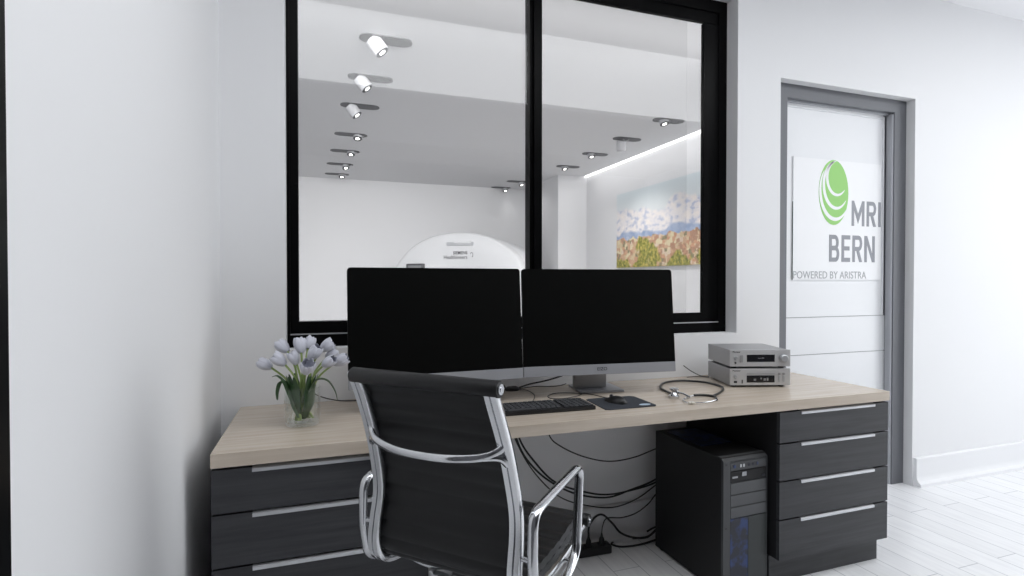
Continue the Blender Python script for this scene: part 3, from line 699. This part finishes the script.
# ------------------------------------------------------------------ power strip and cables under the desk
ps = thing('power_strip', 'black power strip on the floor by the skirting under the desk', 'power strip', (1.13, 2.178, 0), rad(-2))
MB().box(-.17, .10, -.028, .028, 0, .038, .008).obj('body', M['plastic'], ps)
for k in range(4):
    MB().lathe([(.019,.0375),(.019,.0395),(.016,.0395),(.014,.0385),(.001,.0385)], 18, Matrix.Translation((-.135+.065*k, 0, 0))).obj('socket', M['carcass'], ps)
MB().box(.083, .094, -.010, .010, .038, .042, .002).obj('switch', M['towerbay'], ps)
WB = 2.215
cable('hanging_cable', 'thin cable sagging alone just under the desk top toward the tower', [(.885,2.10,.705), on(547,435,Y=2.2)+Vector((.01,0,.0)), on(562,447,Y=2.2), on(585,457,Y=2.2), on(610,461.3,Y=2.2), on(635,457,Y=2.2), on(658,448,Y=2.2), (1.62,2.19,.45)], .003)
cable('hanging_cable', 'thicker cable drooping from the desk edge behind the right armrest, lower of two crossing', [(.70,2.0,.705), on(517,440,Y=2.12), on(528,461,Y=2.12), on(548,480,Y=2.14), on(575,493.5,Y=2.15), on(606,497.5,Y=2.15), on(630,490,Y=2.16), on(656,479,Y=2.17), (1.58,2.175,.37)], .0042)
cable('hanging_cable', 'thicker cable drooping from the desk edge behind the right armrest, upper of two crossing', [(.715,2.03,.705), on(520,440,Y=2.15), on(534,461,Y=2.15), on(555,482,Y=2.16), on(585,492,Y=2.17), on(608,494.5,Y=2.175), on(632,490,Y=2.19), on(656,482,Y=2.19), (1.58,2.195,.33)], .0042)
cable('hanging_cable', 'thin low cable drooping from the desk edge and rising to the back of the tower', [(.70,2.06,.705), on(516,441,Y=2.19), on(534,472,Y=2.19), on(560,497,Y=2.19), on(590,506,Y=2.19), on(615,507,Y=2.19), on(638,498,Y=2.2), on(657,484,Y=2.2), (1.58,2.2,.30)], .0028)
pp = ps.location
s1, s2 = Vector((1.13-.005, 2.176, .040)), Vector((1.13+.060, 2.174, .040))
cable('mains_lead', 'thick mains lead arching from the power strip down to the floor', [s1+Vector((0,0,.045)), s1+Vector((.004,.002,.085)), s1+Vector((.035,.004,.122)), s1+Vector((.075,.004,.126)), on(613,524,Y=2.17), on(621,533,Y=2.17), on(634,537.5,Y=2.17), on(648,536.5,Y=2.17), (1.50,2.172,.075), (1.57,2.172,.085)], .0048, plugs=[(s1, (0,0,1), 0)])
cable('mains_lead', 'thin lead rising from the power strip up to the back of the tower', [s2+Vector((0,0,.045)), s2+Vector((.008,.004,.08)), s2+Vector((.035,.012,.105)), on(622,517.5,Y=2.19), on(636,513,Y=2.195), on(648,504,Y=2.2), on(657,493,Y=2.2), (1.58,2.2,.27)], .0028, plugs=[(s2, (0,0,1), 0)])
cable('floor_cable', 'flat loop of cable lying on the floor between power strip and tower', [on(672,537,Z=.006)+Vector((0,.02,0)), on(655,540,Z=.006), on(640,544.5,Z=.006), on(622,546.6,Z=.006), on(611.5,544,Z=.006), on(617,540.5,Z=.006), on(632,538.6,Z=.006), on(648,537.0,Z=.006)], .0045)
cable('network_lead', 'short dark lead end sticking out from behind the tower by the skirting', [on(647,531.5,Y=2.2), on(652,528.5,Y=2.2), on(658,525,Y=2.2), (1.56,2.2,.12)], .004)

# ------------------------------------------------------------------ vase of tulips
vc = Vector((-.060, 1.925, DT))
vs = thing('vase', 'cut glass vase holding the white tulips on the left end of the worktop', 'vase', vc)
n = 48; rings = []
prof = [(.001,.003),(.040,.0),(.050,.003),(.053,.010),(.054,.05),(.055,.09),(.057,.122),(.0575,.128),(.0545,.128),(.0525,.118),(.0505,.06),(.049,.016),(.001,.012)]
for r, z in prof:
    out = r > .0528 and z < .12
    rings.append([Vector(((r+(.0016*math.cos(12*a+z*220) if out else 0))*math.cos(a), (r+(.0016*math.cos(12*a+z*220) if out else 0))*math.sin(a), z)) for a in [2*PI*j/n for j in range(n)]])
MB().loft(rings).obj('glass', M['crystal'], vs, ang=15)
# a ring of cut facets
b = MB()
for k in range(16):
    for q in range(3):
        a = 2*PI*(k+.5*(q % 2))/16; z = .03+.028*q; r = .0545
        c = Vector((r*math.cos(a), r*math.sin(a), z)); o_ = Vector((math.cos(a), math.sin(a), 0)); t_ = Vector((-math.sin(a), math.cos(a), 0)); u_ = Vector((0,0,1))
        pts = [c+t_*.008, c+u_*.012, c-t_*.008, c-u_*.012]; tip = c+o_*.003
        vv = [b.bm.verts.new(p) for p in pts]; tv = b.bm.verts.new(tip); bv = b.bm.verts.new(c-o_*.001)
        for i in range(4):
            b.bm.faces.new((vv[i], vv[(i+1) % 4], tv)); b.bm.faces.new((vv[(i+1) % 4], vv[i], bv))
b.obj('cut_facets', M['crystal'], vs, smooth=False)

def bloom_mesh(mb, base, axis, L, Rr, openness, seed):
    rnd = random.Random(seed); ax = axis.normalized(); q = Vector((0,0,1)).rotation_difference(ax).to_matrix().to_4x4(); mx = Matrix.Translation(base) @ q
    for k in range(6):
        inner_ = k % 2; a0 = 2*PI*k/6+rnd.uniform(-.1,.1); sc = .93 if inner_ else 1; ln = L*rnd.uniform(.92,1.06)
        for side in (0, 1):
            pass
        rows = []; nu, nv = 8, 6
        for i in range(nu+1):
            t = i/nu
            rad_ = Rr*sc*(math.sin(PI*min(.70*t+.07, 1))**.7 + openness*t*t*.6)
            wid = 1.6*math.sin(PI*(t**.9*.90+.06))**.5*Rr*.95+.0005
            row = []
            for j in range(nv+1):
                s_ = (j/nv-.5)*2; ang = a0+s_*wid/max(rad_, Rr*.45)*.62
                rr_ = rad_*(1-.05*s_*s_)+.0012*math.cos(s_*PI)
                row.append(Vector((rr_*math.cos(ang), rr_*math.sin(ang), ln*(t-.05*s_*s_*t))))
            rows.append(row)
        thick = .0009
        outer = [[mx @ p for p in r] for r in rows]
        inn = [[mx @ (p - Vector((p.x, p.y, 0)).normalized()*thick) for p in r] for r in rows]
        grid = [[mb.bm.verts.new(p) for p in r] for r in outer]; gr2 = [[mb.bm.verts.new(p) for p in r] for r in inn]
        for i in range(nu):
            for j in range(nv):
                mb.bm.faces.new((grid[i][j], grid[i][j+1], grid[i+1][j+1], grid[i+1][j]))
                mb.bm.faces.new((gr2[i][j+1], gr2[i][j], gr2[i+1][j], gr2[i+1][j+1]))
        for i in range(nu):
            for j in (0, nv):
                a, b_, c, d = grid[i][j], grid[i+1][j], gr2[i+1][j], gr2[i][j]
                mb.bm.faces.new((a, b_, c, d) if j == 0 else (d, c, b_, a))
        for j in range(nv): mb.bm.faces.new((grid[nu][j], grid[nu][j+1], gr2[nu][j+1], gr2[nu][j]))
def leaf_mesh(mb, pts, w, side):
    P = spline([Vector(p) for p in pts], 6); n_ = len(P); s_ = Vector(side).normalized(); rings = []
    for i, p in enumerate(P):
        t = i/(n_-1); hw = w*(math.sin(PI*(.1+.88*t))**.7)+.0004
        tg = (P[min(i+1,n_-1)]-P[max(i-1,0)]).normalized(); nn = tg.cross(s_).normalized()
        rings.append([p-s_*hw+nn*hw*.35, p-nn*.0006, p+s_*hw+nn*hw*.35, p+nn*.0008])
    mb.loft(rings)
PXM = 300.0
tul = [ # px x, y of the bloom centre, depth offset, size, place words
 (265,364.7,.00,1.0,'leftmost white tulip, leaning far out to the left'),
 (279,360,-.02,1.05,'white tulip second from the left, leaning left'),
 (282.8,347,.03,1.05,'tall white tulip at the upper left of the bunch'),
 (293.7,358,-.01,.95,'white tulip left of the middle, below the topmost blooms'),
 (300.2,345.5,.03,1.12,'large white tulip at the top middle of the bunch'),
 (309.5,343.2,.06,.95,'white tulip at the very top, behind the middle bloom'),
 (314,353,-.01,1.12,'large white tulip just right of the middle'),
 (327,345.5,.03,1.05,'tall white tulip at the upper right, upright'),
 (307,368,-.05,1.12,'wide open white tulip lowest at the front of the bunch'),
 (328.5,362,-.02,.98,'white tulip on the right, above the drooping leaf'),
 (331.5,354,.05,.9,'small white tulip at the right, half hidden behind others'),
 (340.5,360.5,.02,1.05,'rightmost white tulip, leaning far out to the right')]
for i, (x, y, dep, sc, lab) in enumerate(tul):
    dr = cF*FPX + cR*(x-512) + cU*(288-y)
    c = CAM + dr*(((vc-CAM).dot(F2)+dep)/dr.dot(F2)); lat = (c-vc).dot(R2)
    foot = vc + R2*(lat*-.10) + F2*(-dep*.12) + Vector((0,0,.020)) + Vector((.022*math.cos(i*2.1), .022*math.sin(i*2.1), 0))
    lean = Vector((R2*lat*2.6 + F2*dep*2.2 + Vector((0,0,.15))))
    if i == 8: lean = R2*.06 + F2*-.09 + Vector((0,0,.12))
    lean.normalize(); L, Rr = .049*sc, .0185*sc
    base = c-lean*L*.5
    t = thing('tulip', lab+' in the glass vase', 'flower', foot, 0, 'white tulips in the vase')
    bb = MB(); bloom_mesh(bb, base-foot, lean, L, Rr, .5 if i == 8 else .03+.10*(i % 3), i)
    bb.obj('bloom', M['petal'], t, ang=50)
    neck = vc + (Vector((base.x, base.y, 0))-Vector((vc.x, vc.y, 0)))*.33 + Vector((0,0,.122))
    hv = Vector((neck.x-vc.x, neck.y-vc.y, 0))
    if hv.length > .040: neck = vc + hv.normalized()*.040 + Vector((0,0,.122))
    MB().tube([Vector((0,0,0)), (neck-foot)*.5, neck-foot, (neck-foot)*.35+(base-lean*.03-foot)*.65, base-foot+lean*.004], [.0038,.0036,.0034,.0034,.004], 8, smooth=5).obj('stem', M['stem'], t)
    # leaves: inside the vase and a few drooping over the rim
    side = R2*math.cos(i*1.7)+F2*math.sin(i*1.7)
    lf = MB()
    a = i*2*PI/12; o_ = Vector((math.cos(a), math.sin(a), 0))
    if i == 1:   pts = [vc+Vector((0,0,.03))-R2*.012, vc-R2*.024-F2*.02+Vector((0,0,.11)), vc-R2*.045-F2*.02+Vector((0,0,.145)), vc-R2*.075-F2*.01+Vector((0,0,.165)), vc-R2*.10+Vector((0,0,.158))]; wd = .011; sd = F2
    elif i == 3: pts = [vc+Vector((0,0,.03))-F2*.03, vc-R2*.024-F2*.034+Vector((0,0,.10)), vc-R2*.04-F2*.04+Vector((0,0,.150)), vc-R2*.056-F2*.045+Vector((0,0,.150)), vc-R2*.063-F2*.05+Vector((0,0,.120)), vc-R2*.062-F2*.05+Vector((0,0,.092))]; wd = .010; sd = F2+R2*.5
    elif i == 9: pts = [vc+Vector((0,0,.03))+R2*.015, vc+R2*.03-F2*.02+Vector((0,0,.11)), vc+R2*.055-F2*.02+Vector((0,0,.150)), vc+R2*.09-F2*.02+Vector((0,0,.147)), vc+R2*.113-F2*.02+Vector((0,0,.115)), vc+R2*.122-F2*.02+Vector((0,0,.085))]; wd = .011; sd = F2-R2*.3
    else: pts = [vc+o_*.012+Vector((0,0,.02)), vc+o_*.036+Vector((0,0,.07)), vc+o_*.040+Vector((0,0,.12)), vc+o_*.05+Vector((0,0,.165))]; wd = .013; sd = Vector((-o_.y, o_.x, 0))
    if pts:
        leaf_mesh(lf, [p-foot for p in pts], wd, sd); lf.obj('leaf', M['leaf'], t, ang=60)

# ------------------------------------------------------------------ office chair
TH = rad(46); KS = .935
P0 = Vector((.230+.005*math.cos(TH), 1.303-.005*math.sin(TH))) * KS
ch = thing('office_chair', 'black ribbed leather office chair with polished metal frame in front of the desk', 'chair', (P0.x+.25*math.sin(TH), P0.y+.25*math.cos(TH), 0), -TH)
def cz(z): return CAMZ+KS*(z-CAMZ)
def cp_(u, v, z): return Vector((v*KS, u*KS-.25, cz(z)))     # chair-local: forward = +Y, right = +X
def hw_(z): return .1935+.0155*max(0, min(1, (.95-z)/.35))
prof = [(-.022,.980),(.008,.915),(.038,.842),(.062,.762),(.078,.690),(.079,.640),(.068,.580),(.062,.535),(.070,.496),(.098,.470),(.150,.456),(.260,.447),(.380,.450),(.470,.463),(.512,.468)]
pv = spline([Vector((u, 0, z)) for u, z in prof], 5)
for s_ in (-1, 1):
    MB().strip([cp_(p.x, s_*hw_(p.z), p.z) for p in pv], .0172, .010, (1,0,0)).obj('side_frame', M['chrome'], ch, ang=40)
# sling: ribbed leather between the frames, slightly in front of/above them
def sling(ps, name, ribs):
    rings = []; m = len(ps)
    L = [0]
    for i in range(1, m): L.append(L[-1]+(ps[i]-ps[i-1]).length)
    for i, p in enumerate(ps):
        tg = (ps[min(i+1,m-1)]-ps[max(i-1,0)]).normalized(); nn = Vector((-tg.z, 0, tg.x))      # points back/down
        if nn.x > 0 and abs(tg.z) > .5: nn = -nn
        if abs(tg.z) <= .5 and nn.z > 0: nn = -nn
        bulge = .0045*abs(math.sin(PI*L[i]/.046))**.7
        w = hw_(p.z)-.012
        front = p-nn*(.030+bulge); back = p-nn*.014+nn*bulge
        row = []
        for k in range(9): row.append(cp_(back.x, -w+2*w*k/8, back.z))
        for k in range(9): row.append(cp_(front.x, w-2*w*k/8, front.z))
        rings.append(row)
    return MB().loft(rings).obj(name, M['leather'], ch, ang=60)
fine = spline([Vector((u, 0, z)) for u, z in prof], 14)
kb_ = next(i for i, p in enumerate(fine) if p.z < .470)
sling(fine[:kb_+14], 'backrest', 10)
sling(fine[kb_+14:], 'seat', 10)
# rolls at the top of the back and at the front of the seat
def roll(u, z, r, w, name):
    a, b_ = cp_(u, -w, z), cp_(u, w, z)
    q = Matrix.Translation(a) @ Matrix.Rotation(PI/2, 4, 'Y'); ln = (b_-a).length
    o = MB().lathe([(.001,0),(r*.7,.0),(r,.006),(r,ln-.004),(r*.95,ln)], 24, q).obj(name, M['leather'], ch, ang=50)
    for k, zz in ((-1, -.003), (1, ln-.001)):
        MB().lathe([(.001,zz),(r*.62,zz),(r*.62,zz+.004),(r*.3,zz+.004),(r*.3,zz+.0055),(.001,zz+.0055)], 20, q).obj('end_cap', M['chrome'], o)
roll(-.018, .987, .0185, .214, 'top_roll')
roll(.556, .474, .0185, .226, 'front_roll')
# brace behind the back
br = [cp_(.036,-.200,.850), cp_(.026,-.185,.832), cp_(.004,-.150,.821), cp_(-.016,-.075,.814), cp_(-.020,0,.812), cp_(-.016,.075,.814), cp_(.004,.150,.821), cp_(.026,.185,.834), cp_(.036,.202,.852)]
br2 = [cp_(.046,.200,.800), cp_(.030,.188,.818), cp_(.008,.155,.820)]; br3 = [cp_(.046,-.200,.800), cp_(.030,-.188,.818), cp_(.008,-.155,.820)]
MB().tube(br, .010, 12, smooth=6, ry=.007).tube(br2, .0085, 10, smooth=5).tube(br3, .0085, 10, smooth=5).obj('back_brace', M['chrome'], ch)
# armrest loops
def rounded(pts, r, n=5):
    out = []
    for i in range(len(pts)):
        p = Vector(pts[i])
        if i in (0, len(pts)-1): out.append(p); continue
        a = (Vector(pts[i-1])-p); b_ = (Vector(pts[i+1])-p); k = min(r, a.length*.45, b_.length*.45)
        A, B = p+a.normalized()*k, p+b_.normalized()*k
        for j in range(n+1):
            t = j/n; out.append(A*(1-t)**2+p*2*t*(1-t)+B*t*t)
    return out
for s_ in (-1, 1):
    v = s_*.254
    path = [(.150,v,.440),(.085,v,.465),(.066,v,.560),(.068,v,.686),(.180,v,.694),(.386,v,.706),(.360,v,.470),(.30,v,.440),(.20,v,.438),(.150,v,.440)]
    pts = rounded([cp_(*q) for q in path], .035, 6)
    ar = MB().tube(pts[:-1], .0125, 12, up=(1,0,0), ry=.0085, loop=True).obj('armrest', M['chrome'], ch, ang=50)
    for (u, z) in ((.068,.575),(.17,.445),(.34,.448)):
        uu = u
        MB().tube([cp_(uu, s_*.205, z+.004), cp_(uu, s_*.248, z)], .0055, 10).obj('pin', M['chrome'], ar)
# under-seat spider, column and five-star base
cu_, cv = .295, 0
for s_ in (-1, 1):
    MB().tube([cp_(.19,s_*.208,.440), cp_(.20,s_*.15,.418), cp_(.23,s_*.10,.403), cp_(.27,s_*.02,.398)], .007, 10, smooth=5, ry=.006).tube([cp_(.45,s_*.205,.440), cp_(.38,s_*.10,.415), cp_(.32,s_*.02,.405)], .011, 10, smooth=5, ry=.007).obj('seat_support', M['chrome'], ch)
MB().box(-.085, .085, cu_*KS-.25-.04, cu_*KS-.25+.10, cz(.345), cz(.405), .01).obj('tilt_mechanism', M['plastic'], ch)
MB().box(-.118, .118, -.021, .004, cz(.388), cz(.394), .002).box(-.118, .118, -.064, -.042, cz(.388), cz(.394), .002).box(-.122, -.110, -.064, .11, cz(.394), cz(.402), .002).box(.110, .122, -.064, .11, cz(.394), cz(.402), .002).obj('mounting_plate', M['alu'], ch)
yc = cu_*KS-.25
MB().lathe([(.025,.12),(.025,.30),(.018,.302),(.018,cz(.345)+.005)], 20, Matrix.Translation((0,yc,0))).obj('gas_column', M['plastic'], ch)
MB().lathe([(.028,.085),(.038,.09),(.038,.125),(.03,.13)], 20, Matrix.Translation((0,yc,0))).obj('base_hub', M['chrome'], ch)
for k in range(5):
    a = 2*PI*k/5+.35; d = Vector((math.cos(a), math.sin(a), 0))
    b_ = Vector((0,yc,0))
    lg = MB().tube([b_+d*.03+Vector((0,0,.108)), b_+d*.15+Vector((0,0,.100)), b_+d*.285+Vector((0,0,.078))], [.017,.014,.011], 10, smooth=3).obj('base_arm', M['chrome'], ch)
    e = b_+d*.28; q = Vector((-d.y, d.x, 0))
    cm = MB()
    cm.tube([e+Vector((0,0,.078)), e+Vector((0,0,.040))], .006, 8)
    for s_ in (-1, 1):
        cm.lathe([(.001,-.009),(.024,-.009),(.0265,-.005),(.0265,.005),(.024,.009),(.001,.009)], 20, Matrix.Translation(e+q*s_*.016+Vector((0,0,.0265))) @ Vector((0,0,1)).rotation_difference(q).to_matrix().to_4x4())
    cm.tube([e-q*.02+Vector((0,0,.0265)), e+q*.02+Vector((0,0,.0265))], .006, 8)
    cm.obj('caster', M['plastic'], ch)

# ------------------------------------------------------------------ light
def area(name, loc, target, sx, sy, w, col=(1,1,1)):
    la = bpy.data.lights.new(name, 'AREA'); la.shape = 'RECTANGLE'; la.size = sx; la.size_y = sy; la.energy = w; la.color = col
    o = bpy.data.objects.new(name, la); COL.objects.link(o); o.location = loc
    o.rotation_euler = (Vector(target)-Vector(loc)).to_track_quat('-Z', 'Y').to_euler(); return o
area('daylight', (XR+.3, (RY0+RY1)/2, (RZ0+RZ1)/2), (XR-1, (RY0+RY1)/2, (RZ0+RZ1)/2), RY1-RY0, RZ1-RZ0, 46, (.97,.985,1))
# luminous ceiling of the control room, between the beam and the lower part above the desk
t = thing('ceiling_light', 'wide luminous ceiling panel between the beam and the lower ceiling above the desk', 'light', (2.45, .475, CZ2))
MB().box(-2.75, 2.80, -.775, .780, -.012, 0).obj('diffuser', M['panel'], t, smooth=False)
# scanner room: cove strip's wash, then an unseen fill added for the far wall
area('cove_wash', (SX1-.30, 5.4, CZ-.03), (SX1-.2, 5.4, 0), 4.6, .40, 9, (1,1,1))
area('far_wall_fill', (.8, GY+.25, 2.84), (.6, 9.4, .9), 4.2, .12, 47, (1,1,1)).data.spread = rad(70)
w = bpy.data.worlds.new('daylight_sky'); SC.world = w; w.use_nodes = True
w.node_tree.nodes['Background'].inputs[0].default_value = (.9,.95,1,1); w.node_tree.nodes['Background'].inputs[1].default_value = 1.0

SC.view_settings.view_transform = 'Standard'; SC.view_settings.look = 'None'; SC.view_settings.gamma = 1; SC.view_settings.use_curve_mapping = False
SC.view_settings.exposure = 0.18
SC.cycles.use_denoising = True; SC.cycles.max_bounces = 10; SC.cycles.diffuse_bounces = 6; SC.cycles.glossy_bounces = 5; SC.cycles.transparent_max_bounces = 24
SC.cycles.sample_clamp_indirect = 8; SC.cycles.caustics_reflective = False; SC.cycles.caustics_refractive = False
